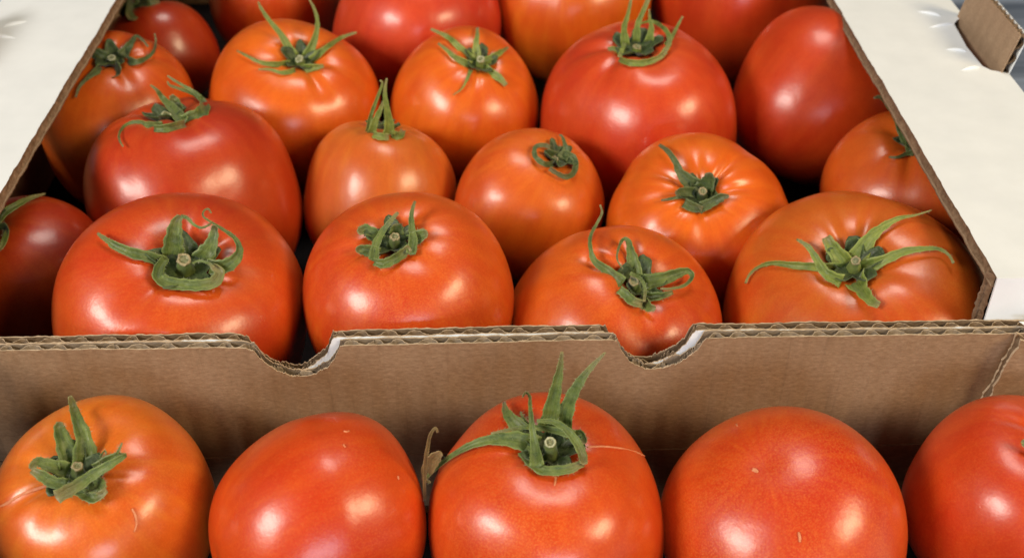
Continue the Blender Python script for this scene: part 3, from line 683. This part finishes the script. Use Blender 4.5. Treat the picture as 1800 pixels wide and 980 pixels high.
  'F1': {"c":[-0.11001,0.2162,-0.0313],"a":0.03051,"q":0.95,"N":[-0.0598,-0.3145,0.9474],"sh":[151,6,0.06,0.13,2.42,0],"sep":[["sepal",[[0.0012,-0.0061,0.02561],[0.00076,-0.00168,0.03081],[-0.00169,0.00303,0.033],[-0.00415,0.00797,0.03292],[-0.00438,0.00862,0.03659]],[0.00734,0.00428,0.00306,0.00229,0.00122]],["sepal",[[-0.00215,-0.00599,0.02559],[-0.00439,-0.00248,0.03048],[-0.00604,0.00072,0.03243],[-0.00585,0.00174,0.03376]],[0.00703,0.00428,0.00306,0.00168]],["sepal",[[-0.00282,-0.00806,0.02541],[-0.00681,-0.00815,0.02739],[-0.01033,-0.00764,0.02826],[-0.01143,-0.00986,0.02829]],[0.00459,0.00336,0.00275,0.00153]],["sepal",[[-0.00179,-0.01291,0.02523],[-0.00497,-0.01316,0.02649],[-0.00791,-0.01243,0.02861],[-0.0107,-0.01105,0.02914]],[0.00336,0.00321,0.00275,0.00153]],["sepal",[[0.0141,-0.00897,0.03184],[0.01072,-0.01176,0.03147],[0.00621,-0.01354,0.02966],[0.00212,-0.01671,0.02851],[-0.00137,-0.02068,0.02921]],[0.00107,0.00229,0.00275,0.00321,0.00367]],["sepal",[[0.0055,-0.00973,0.02701],[0.01024,-0.00858,0.03023],[0.01377,-0.00827,0.0311]],[0.00428,0.0029,0.00107]],["sepal",[[0.00232,-0.01126,0.02437],[0.00682,-0.01503,0.02671],[0.00898,-0.01717,0.02731]],[0.0052,0.0052,0.00306]],["sepal",[[0.01127,-0.00821,0.03132],[0.01203,-0.00727,0.03246],[0.0127,-0.00605,0.03352]],[0.00076,0.00061,0.00031]],["sepal",[[-0.00081,-0.01249,0.02362],[0.00324,-0.01615,0.02521],[0.00675,-0.01803,0.02549],[0.01005,-0.01717,0.02749]],[0.00245,0.00275,0.00275,0.00153]],["sepal",[[0.00682,-0.00982,0.02883],[0.00683,-0.00749,0.03024],[0.00768,-0.00663,0.03103],[0.00845,-0.00768,0.03126]],[0.00061,0.00046,0.00031,0.00031]],["scar",[[-0.00783,-0.0107,0.0227],[-0.01143,-0.01194,0.02241],[-0.01528,-0.01292,0.0214],[-0.01876,-0.01392,0.0195],[-0.02227,-0.01341,0.01718]],[0.00076,0.00076,0.00061,0.00076,0.00046]],["scar",[[0.01566,-0.01828,0.02151],[0.01654,-0.01942,0.02012],[0.01683,-0.02085,0.01842],[0.01631,-0.02236,0.01707]],[0.00046,0.00061,0.00046,0.00031]]],"v":[0.339,-0.635,0.694],"stem":[[0.00121,-0.01048,0.02948],0.00153],"cap":0.2104},
  'F2': {"c":[-0.04917,0.20716,-0.02857],"a":0.03025,"q":0.95,"N":[0.8784,0.4637,-0.116],"sh":[158,4,0.03,0.1,2.7,0.26],"sep":[["dry_sepal",[[0.03073,-0.00169,0.01069],[0.03091,-0.00169,0.01756],[0.03163,-0.00169,0.02643],[0.03248,-0.00169,0.0318],[0.03326,-0.00169,0.03601],[0.03469,-0.00169,0.03868],[0.03536,-0.00169,0.037]],[0.00082,0.00082,0.00115,0.00099,0.00082,0.00066,0.00049]],["dry_sepal",[[0.03046,0.00218,0.01438],[0.03209,0.00267,0.01993],[0.03391,0.00293,0.02294],[0.03549,0.00307,0.02452]],[0.00164,0.00394,0.00362,0.00148]],["scar",[[0.00972,0.00599,0.03044],[0.01062,0.00589,0.03031],[0.01129,0.00661,0.02999]],[0.00033,0.00049,0.00033]],["scar",[[0.01013,0.00055,0.03112],[0.01078,-0.00029,0.03092]],[0.00049,0.00033]],["scar",[[0.02417,-0.00358,0.02299],[0.02448,-0.00434,0.0225]],[0.00066,0.00033]]],"v":[0.084,-0.655,0.751]},
  'F3': {"c":[0.0145,0.20782,-0.03029],"a":0.03305,"q":0.98,"N":[0.0444,0.0031,0.999],"sh":[165,5,0.03,0.12,2.36,0],"sep":[["sepal",[[-0.00231,0.00048,0.02955],[-0.0079,0.00109,0.03187],[-0.01422,0.00179,0.03153],[-0.0197,0.0019,0.02962],[-0.02499,0.00225,0.02544],[-0.02935,0.00288,0.0202],[-0.032,0.00125,0.01843],[-0.03263,0.00043,0.01777],[-0.03132,-0.00099,0.0184]],[0.0067,0.00457,0.00289,0.00198,0.00137,0.00107,0.00091,0.00076,0.00061]],["sepal",[[-0.00565,0.00478,0.03081],[-0.0092,0.00935,0.03168],[-0.01066,0.01335,0.03121],[-0.01087,0.01871,0.02904]],[0.00518,0.0032,0.00183,0.00061]],["sepal",[[-0.0029,-0.00874,0.03254],[-0.00319,-0.00151,0.03253],[-0.00378,0.00314,0.03543],[-0.004,0.00935,0.03605],[-0.00395,0.01443,0.03496],[-0.00496,0.01647,0.0343],[-0.00588,0.01276,0.0364]],[0.00396,0.00228,0.00152,0.00107,0.00076,0.00061,0.00046]],["sepal",[[0.00055,0.0061,0.02929],[0.00186,0.00823,0.03785],[0.00287,0.00965,0.04355],[0.00372,0.01084,0.04834],[0.00426,0.01202,0.05308]],[0.00609,0.00411,0.00289,0.00183,0.00061]],["sepal",[[0.00454,0.00601,0.02927],[0.00597,0.00797,0.03715],[0.00801,0.00927,0.04234],[0.01122,0.01058,0.0476],[0.01558,0.01187,0.05276]],[0.00487,0.00381,0.00289,0.00167,0.00046]],["sepal",[[0.00761,0.00269,0.03174],[0.00344,0.00405,0.03197],[-0.00098,0.0043,0.0329],[-0.0054,0.00391,0.03384],[-0.01011,0.00316,0.03366],[-0.01465,0.00213,0.03356]],[0.00274,0.00198,0.00152,0.00122,0.00091,0.00046]],["sepal",[[-0.00245,0.00316,0.03687],[0.00197,0.00373,0.03575],[0.00534,0.00177,0.03468],[0.00756,-0.0014,0.03362],[0.009,-0.00482,0.03247],[0.00917,-0.00836,0.03264]],[0.00091,0.00152,0.00198,0.00244,0.00259,0.00198]],["sepal",[[0.00618,0.003,0.02973],[0.00918,0.00293,0.03101],[0.01014,-5e-05,0.0315]],[0.00426,0.00335,0.00152]],["sepal",[[-0.00486,-0.00651,0.03145],[-0.00128,-0.00907,0.03114],[0.00502,-0.00926,0.03159],[0.00913,-0.00738,0.03179]],[0.00183,0.00259,0.00244,0.00183]],["sepal",[[-0.00616,-0.00114,0.0305],[-0.00405,-0.00481,0.03046],[-0.00191,-0.00692,0.03053]],[0.00335,0.00396,0.00274]],["sepal",[[-0.00439,0.00626,0.03186],[-0.00584,0.00851,0.03221],[-0.00651,0.01157,0.03222]],[0.00107,0.00091,0.00046]],["scar",[[0.01098,0.00132,0.02852],[0.01535,0.00211,0.02779],[0.02019,0.00336,0.02569],[0.02512,0.00606,0.02113],[0.02837,0.00918,0.01612]],[0.00046,0.00046,0.00046,0.00046,0.0003]],["scar",[[0.00168,-0.0072,0.02857],[0.00195,-0.01008,0.02914],[0.00151,-0.01252,0.02927]],[0.00091,0.00061,0.0003]]],"v":[-0.051,-0.68,0.731],"stem":[[0.00072,-0.00299,0.03503],0.00167],"cap":0.2211},
  'F4': {"c":[0.07974,0.20555,-0.03398],"a":0.03461,"q":0.93,"N":[0.2414,0.0771,-0.9673],"sh":[172,5,0.02,0.1,2.36,0.06],"sep":[["scar",[[-0.0109,-0.00303,0.02956],[-0.01014,-0.00364,0.02976],[-0.00969,-0.00434,0.02986]],[0.00085,0.00119,0.00051]],["scar",[[-0.00196,-0.02101,0.02568],[-0.00179,-0.02214,0.02482],[-0.00187,-0.023,0.02409]],[0.00051,0.00068,0.00051]],["scar",[[-0.01131,0.01621,0.02712],[-0.01139,0.01458,0.02787]],[0.00051,0.00034]]],"v":[-0.241,-0.578,0.78]},
  'F5': {"c":[0.1509,0.21305,-0.03367],"a":0.03082,"q":0.93,"N":[0.1825,-0.002,0.9832],"sh":[179,5,0.025,0.12,2.36,0],"sep":[["sepal",[[-0.00492,-0.0066,0.0299],[-0.00697,-0.00489,0.0308],[-0.00807,-0.00412,0.03134]],[0.00347,0.00221,0.00095]]],"v":[-0.444,-0.61,0.656],"stem":[[-0.00184,-0.00248,0.02814],0.00158],"cap":0.1329},
}

# ------------------------------------------------------------------ tomatoes
def catmull(pts, n=5):
    P = [np.array(p, float) for p in pts]
    P = [2*P[0] - P[1]] + P + [2*P[-1] - P[-2]]
    out = []
    for i in range(1, len(P) - 2):
        for k in range(n):
            t = k/n
            a, b, c, d = P[i - 1:i + 3]
            out.append(.5*((2*b) + (c - a)*t + (2*a - 5*b + 4*c - d)*t*t + (3*b - a - 3*c + d)*t**3))
    out.append(P[-2])
    return out


def ribbon(name, pts, ws, hint, mt, parent, rnd, cup=.20, th=.00022, twist=.35, hairs=0):
    C3 = catmull(pts)
    m = len(C3)
    W = np.interp(np.linspace(0, len(ws) - 1, m), range(len(ws)), ws)
    hint = np.array(hint, float)
    tw1 = rnd.uniform(-twist, twist)
    V, Fs, at, ac, eg = [], [], [], [], []
    shift = rnd.random()*9
    prev = None
    S = (-1, -.55, 0, .55, 1)
    ph = rnd.random()*6
    for i, p in enumerate(C3):
        t = C3[min(m - 1, i + 1)] - C3[max(0, i - 1)]
        t = t/(np.linalg.norm(t) + 1e-9)
        h = hint if prev is None else .55*prev + .45*hint
        side = np.cross(t, h)
        if np.linalg.norm(side) < .05:
            side = np.cross(t, prev if prev is not None else np.array([0, 0, 1.]))
        side /= np.linalg.norm(side) + 1e-9
        nor = np.cross(side, t)
        prev = nor
        a = tw1*math.sin(i/m*2.4)
        sd = side*math.cos(a) + nor*math.sin(a)
        nr = np.cross(sd, t)
        w = W[i]*(1 + .07*math.sin(i*1.7 + ph) + rnd.uniform(-.05, .05))
        for lay in (0, 1):
            for s in S:
                bend = cup*w*(s*s - .45) - (.05*w if s == 0 else 0)
                V.append(p + sd*(w/2*s) + nr*(bend - lay*th) + nr*rnd.uniform(-1, 1)*.00006)
                at.append(i/(m - 1)); ac.append(s + shift); eg.append(abs(s))
    k = len(S)
    for i in range(m - 1):
        b, c = i*2*k, (i + 1)*2*k
        for s in range(k - 1):
            Fs.append([b + s, b + s + 1, c + s + 1, c + s])
            Fs.append([b + k + s, c + k + s, c + k + s + 1, b + k + s + 1])
        Fs.append([b, c, c + k, b + k])
        Fs.append([b + k - 1, b + 2*k - 1, c + 2*k - 1, c + k - 1])
    e = (m - 1)*2*k
    for s in range(k - 1):
        Fs.append([s, k + s, k + s + 1, s + 1])
        Fs.append([e + s, e + s + 1, e + k + s + 1, e + k + s])
    fm = [0]*len(Fs)
    for _ in range(hairs):       # short hairs along margins and face
        i = rnd.randrange(1, m - 1)
        s = rnd.choice((0, k - 1, k - 1, 0, rnd.randrange(k)))
        p = np.array(V[i*2*k + s]); mid_ = np.array(V[i*2*k + k//2])
        d = (p - mid_); d = d/(np.linalg.norm(d) + 1e-6)
        d = d + hint*rnd.uniform(.2, .9) + np.array([rnd.gauss(0, .4) for _ in range(3)])
        d /= np.linalg.norm(d)
        L = rnd.uniform(.0004, .0011)
        e1 = np.cross(d, [rnd.gauss(0, 1) for _ in range(3)]); e1 = e1/np.linalg.norm(e1)*.00004
        q = len(V)
        V += [p - e1, p + e1, p + d*L]; at += [0]*3; ac += [0]*3; eg += [0]*3
        Fs.append([q, q + 1, q + 2]); fm.append(1)
    o = mesh_obj(name, V, Fs, [mt, HAIR], parent, True, fm, at, ac, None, eg)
    bmesh_fix(o)
    return o


RED, ORANGE = (.52, .052, .012), (.66, .140, .018)
LOOK = {  # base colour, second colour, speckle, extra roughness, leaf material, label
    'A0': ((0.443, 0.0343, 0.0055), (0.502, 0.0545, 0.0064), 0.062, .02, 0, 'dark red tomato at the left picture edge beside the rear box front wall'),
    'A1': ((0.572, 0.0468, 0.0055), (0.632, 0.0717, 0.0069), 0.136, .02, 0, 'big red-orange tomato with wide folded sepals and a curly thread, behind the left notch'),
    'A2': ((0.603, 0.0560, 0.0049), (0.673, 0.0895, 0.0069), 0.211, .02, 0, 'orange-red front-row tomato with stubby rounded sepals and two upright ones'),
    'A3': ((0.583, 0.0499, 0.0049), (0.683, 0.0973, 0.0074), 0.211, .00, 0, 'creased tomato behind the right notch with one long thin sepal and two loops'),
    'A4': ((0.622, 0.0857, 0.0079), (0.583, 0.1090, 0.0110), 0.124, -.02, 1, 'widest tomato with a spread green star of sepals in the front right corner'),
    'B1': ((0.502, 0.0350, 0.0064), (0.552, 0.0483, 0.0069), 0.062, .02, 0, 'deep red tomato left of the pale orange one, sepals curling both ways'),
    'B2': ((0.622, 0.1207, 0.0169), (0.683, 0.1402, 0.0179), 0.074, .04, 1, 'pale orange tomato whose sepals stand up in a pointed tuft'),
    'B3': ((0.643, 0.0895, 0.0079), (0.703, 0.1168, 0.0099), 0.099, .02, 2, 'small orange tomato with a dark curled-up calyx like a figure eight'),
    'B4': ((0.703, 0.1012, 0.0069), (0.763, 0.1284, 0.0089), 0.062, -.05, 2, 'ribbed bright orange tomato with many small highlights and one long sepal to the left'),
    'B5': ((0.562, 0.0685, 0.0074), (0.622, 0.0895, 0.0089), 0.062, .04, 2, 'orange tomato half hidden under the right white flange'),
    'C0': ((0.603, 0.0662, 0.0064), (0.683, 0.1129, 0.0089), 0.062, -.01, 2, 'red-orange tomato half hidden under the left white flange'),
    'C1': ((0.703, 0.0973, 0.0069), (0.743, 0.1246, 0.0089), 0.062, -.03, 1, 'bright orange tomato with thin spreading sepals, left of the neat green star'),
    'C2': ((0.703, 0.0919, 0.0064), (0.763, 0.1324, 0.0089), 0.062, -.03, 1, 'bright orange tomato with a neat six-pointed green star near the back centre'),
    'C3': ((0.583, 0.0436, 0.0089), (0.643, 0.0608, 0.0099), 0.050, .01, 1, 'large red tomato with yellow-green sepals standing up round a dark hollow'),
    'C4': ((0.532, 0.0357, 0.0059), (0.583, 0.0483, 0.0069), 0.050, .03, 2, 'tall plain red tomato pressed against the right flange, no star showing'),
    'D0': ((0.422, 0.0280, 0.0059), (0.462, 0.0389, 0.0059), 0.050, .01, 2, 'dark red tomato in the far left corner with a broad dark calyx'),
    'D1': ((0.622, 0.0623, 0.0069), (0.683, 0.0818, 0.0089), 0.050, .00, 0, 'red-orange tomato cut by the top picture edge, left of the pinkish one'),
    'D2': ((0.603, 0.0389, 0.0149), (0.643, 0.0529, 0.0169), 0.037, .02, 0, 'pinkish red tomato with a cleft, at the top edge of the picture'),
    'D3': ((0.703, 0.1168, 0.0074), (0.743, 0.1441, 0.0089), 0.037, -.03, 0, 'yellowish orange tomato at the top edge behind the green star'),
    'D4': ((0.552, 0.0389, 0.0069), (0.603, 0.0514, 0.0079), 0.037, .00, 0, 'big red tomato at the top edge near the right flange'),
    'F1': ((0.683, 0.1168, 0.0079), (0.723, 0.1479, 0.0110), 0.260, .01, 0, 'orange tomato with torn stiff sepals, leftmost in the front box'),
    'F2': ((0.622, 0.0483, 0.0040), (0.673, 0.0662, 0.0049), 0.136, .02, 0, 'smooth stemless red-orange tomato between the two front tomatoes with sepals'),
    'F3': ((0.603, 0.0421, 0.0040), (0.663, 0.0623, 0.0049), 0.285, .02, 0, 'red tomato with long upright sepals and a pale scratch, centre of the front box'),
    'F4': ((0.603, 0.0405, 0.0040), (0.663, 0.0732, 0.0055), 0.310, .02, 0, 'round bare red tomato showing no stem, right of centre in the front box'),
    'F5': ((0.583, 0.0405, 0.0049), (0.622, 0.0529, 0.0055), 0.124, .03, 0, 'red tomato cut by the right picture edge in the front box'),
}

for key, d in TOMATOES.items():
    base, alt, speck, wax, leaf, label = LOOK[key]
    seed, ribs, rib, dim, power, taper = d['sh']
    rnd = random.Random(seed*13)
    c = Vector(d['c']) + Vector((0, 0, TOP))
    a = d['a']
    P = tomato_points(a, d['q'], d['N'], seed, ribs, rib, dim, power, taper, 72, 112)
    low = float(P[..., 2].min())
    foot = max(FLOOR + .0010, c.z + low)
    root = empty('tomato', (c.x, c.y, foot), label, 'tomato', 'tomatoes in the front box' if key[0] == 'F' else 'tomatoes in the rear box')
    off = np.array([0, 0, c.z - foot])
    P = P + off
    P[..., 2] = np.maximum(P[..., 2], .0002)
    if key[0] == 'F':            # fruit pressed against the board
        P[..., 1] = np.minimum(P[..., 1], .2462 - c.y)
    else:
        P[..., 1] = np.maximum(P[..., 1], .2576 - c.y)
    nt_, nf = P.shape[0], P.shape[1]
    V = [P[0, 0]] + [P[i, j] for i in range(1, nt_ - 1) for j in range(nf)] + [P[-1, 0]]
    Fs = []
    for j in range(nf):
        k = (j + 1) % nf
        Fs.append([0, 1 + j, 1 + k])
        for i in range(nt_ - 3):
            b = 1 + i*nf
            Fs.append([b + j, b + nf + j, b + nf + k, b + k])
        b = 1 + (nt_ - 3)*nf
        Fs.append([b + j, len(V) - 1, b + k])
    tt, pp = np.meshgrid(np.linspace(0, 1, nt_), np.arange(nf)*2*math.pi/nf, indexing='ij')
    mer = np.stack([np.cos(pp) + seed, np.sin(pp), tt*.9], -1)
    flat = lambda A: np.concatenate([A[0, :1], A[1:-1].reshape(-1, *A.shape[2:]), A[-1, :1]])
    fruit = mesh_obj('fruit', V, Fs, skin_mat(base, alt, speck, seed, wax), root, True, None, flat(tt), None, flat(mer))
    bmesh_fix(fruit)
    Nn = np.array(d['N'])
    calyx = None
    if 'stem' in d:
        # the green cup lying in the hollow, lobed where the sepals leave it
        G = tomato_points(a, d['q'], d['N'], seed, ribs, rib, dim, power, taper, 200, 48) + off
        ap = G[0, 0]
        rr = np.linalg.norm((G - ap) - ((G - ap)@Nn)[..., None]*Nn, axis=-1).mean(1)
        M = int(np.searchsorted(rr[:100], d['cap']*a*1.3))
        V, Fs, at = [ap + Nn*.0009], [], [0]
        nr, nph = 9, 48
        for i in range(1, nr + 1):
            for j in range(nph):
                lob = .80 + .20*math.cos(5*(j/nph*2*math.pi) + seed) + .06*math.sin(j*1.3 + seed)
                x = min(99.0, M*lob*i/nr)
                i0 = int(x); f = x - i0
                p = G[i0, j]*(1 - f) + G[i0 + 1, j]*f
                V.append(p + Nn*(.0008 + .0016*(i/nr)**3 + .00025*math.sin(j*2.1 + i)))
                at.append(i/nr*.5)
        for j in range(nph):
            k = (j + 1) % nph
            Fs.append([0, 1 + j, 1 + k])
            for i in range(nr - 1):
                b = 1 + i*nph
                Fs.append([b + j, b + nph + j, b + nph + k, b + k])
        # thin underside so the cup has thickness
        nv = len(V)
        V2 = [v - Nn*.0005 for v in V]
        Fs2 = [[nv + x for x in reversed(fc)] for fc in Fs]
        rim = 1 + (nr - 1)*nph
        Fs3 = [[rim + j, nv + rim + j, nv + rim + (j + 1) % nph, rim + (j + 1) % nph] for j in range(nph)]
        calyx = mesh_obj('calyx', V + V2, Fs + Fs2 + Fs3, CUP, root, True, None, at + at)
        tip = np.array(d['stem'][0]) + off
        r = d['stem'][1]*rnd.uniform(.82, 1.0)
        ax = tip - (ap - Nn*.001)
        L = np.linalg.norm(ax)
        ax /= L
        ax = .7*ax + .3*Nn + np.array([rnd.gauss(0, .22) for _ in range(3)]); ax /= np.linalg.norm(ax)
        ex = np.cross(ax, [.2, .3, .9]); ex /= np.linalg.norm(ex); ey = np.cross(ax, ex)
        start = ap - Nn*.001
        V, Fs, at = [], [], []
        prof = [(0, 1.75), (.15, 1.7), (.35, 1.45), (.6, 1.2), (.8, 1.08), (.93, 1.05), (1, 1.0)]
        ns = 18
        for f, k in prof:
            cen = start + (tip - start)*f
            for j in range(ns):
                t = j/ns*2*math.pi
                q = r*k*(1 + .07*math.sin(5*t + seed) + .03*rnd.uniform(-1, 1))
                V.append(cen + ex*q*math.cos(t) + ey*q*math.sin(t)); at.append(0)
        for i in range(len(prof) - 1):
            for j in range(ns):
                k = (j + 1) % ns
                Fs.append([i*ns + j, i*ns + k, (i + 1)*ns + k, (i + 1)*ns + j])
        stem = mesh_obj('stem', V, Fs, LEAF[leaf], root, True, None, at)
        bmesh_fix(stem)
        V, Fs, fm = [], [], []
        for k, h in ((1.0, -.0003), (1.03, .0001), (.92, .00045), (.68, .00035), (.56, -.0001), (.25, .0001)):
            for j in range(ns):
                t = j/ns*2*math.pi
                q = r*k*(1 + .07*math.sin(5*t + seed)*min(1, k) + .10*rnd.uniform(-1, 1))
                V.append(tip + ex*q*math.cos(t) + ey*q*math.sin(t) + ax*(h + rnd.uniform(-1, 1)*.00028))
        for i in range(5):
            for j in range(ns):
                k = (j + 1) % ns
                Fs.append([i*ns + j, i*ns + k, (i + 1)*ns + k, (i + 1)*ns + j]); fm.append(0 if i < 3 else 1)
        Fs.append([5*ns + j for j in range(ns)]); fm.append(1)
        mesh_obj('cut_end', V, Fs, [rnd.choice((CUT_RING, CUT_BROWN)), CUT_MID], stem, True, fm)
    for kind, pts, ws in d['sep']:
        pts = [np.array(p) + off for p in pts]
        if kind == 'scar':
            ribbon('scar', pts, ws, d['v'], SCAR, root, rnd, .02, .0003, 0)
        elif kind == 'dry_sepal':
            ribbon('dried_sepal', pts, ws, d['v'], DRY, root, rnd, .3, .0003, .5)
        else:
            ribbon('sepal', pts, ws, d['v'], LEAF[leaf], calyx, rnd, .24 if max(ws) > .002 else .1, hairs=70 if key[0] in 'FA' else 0)
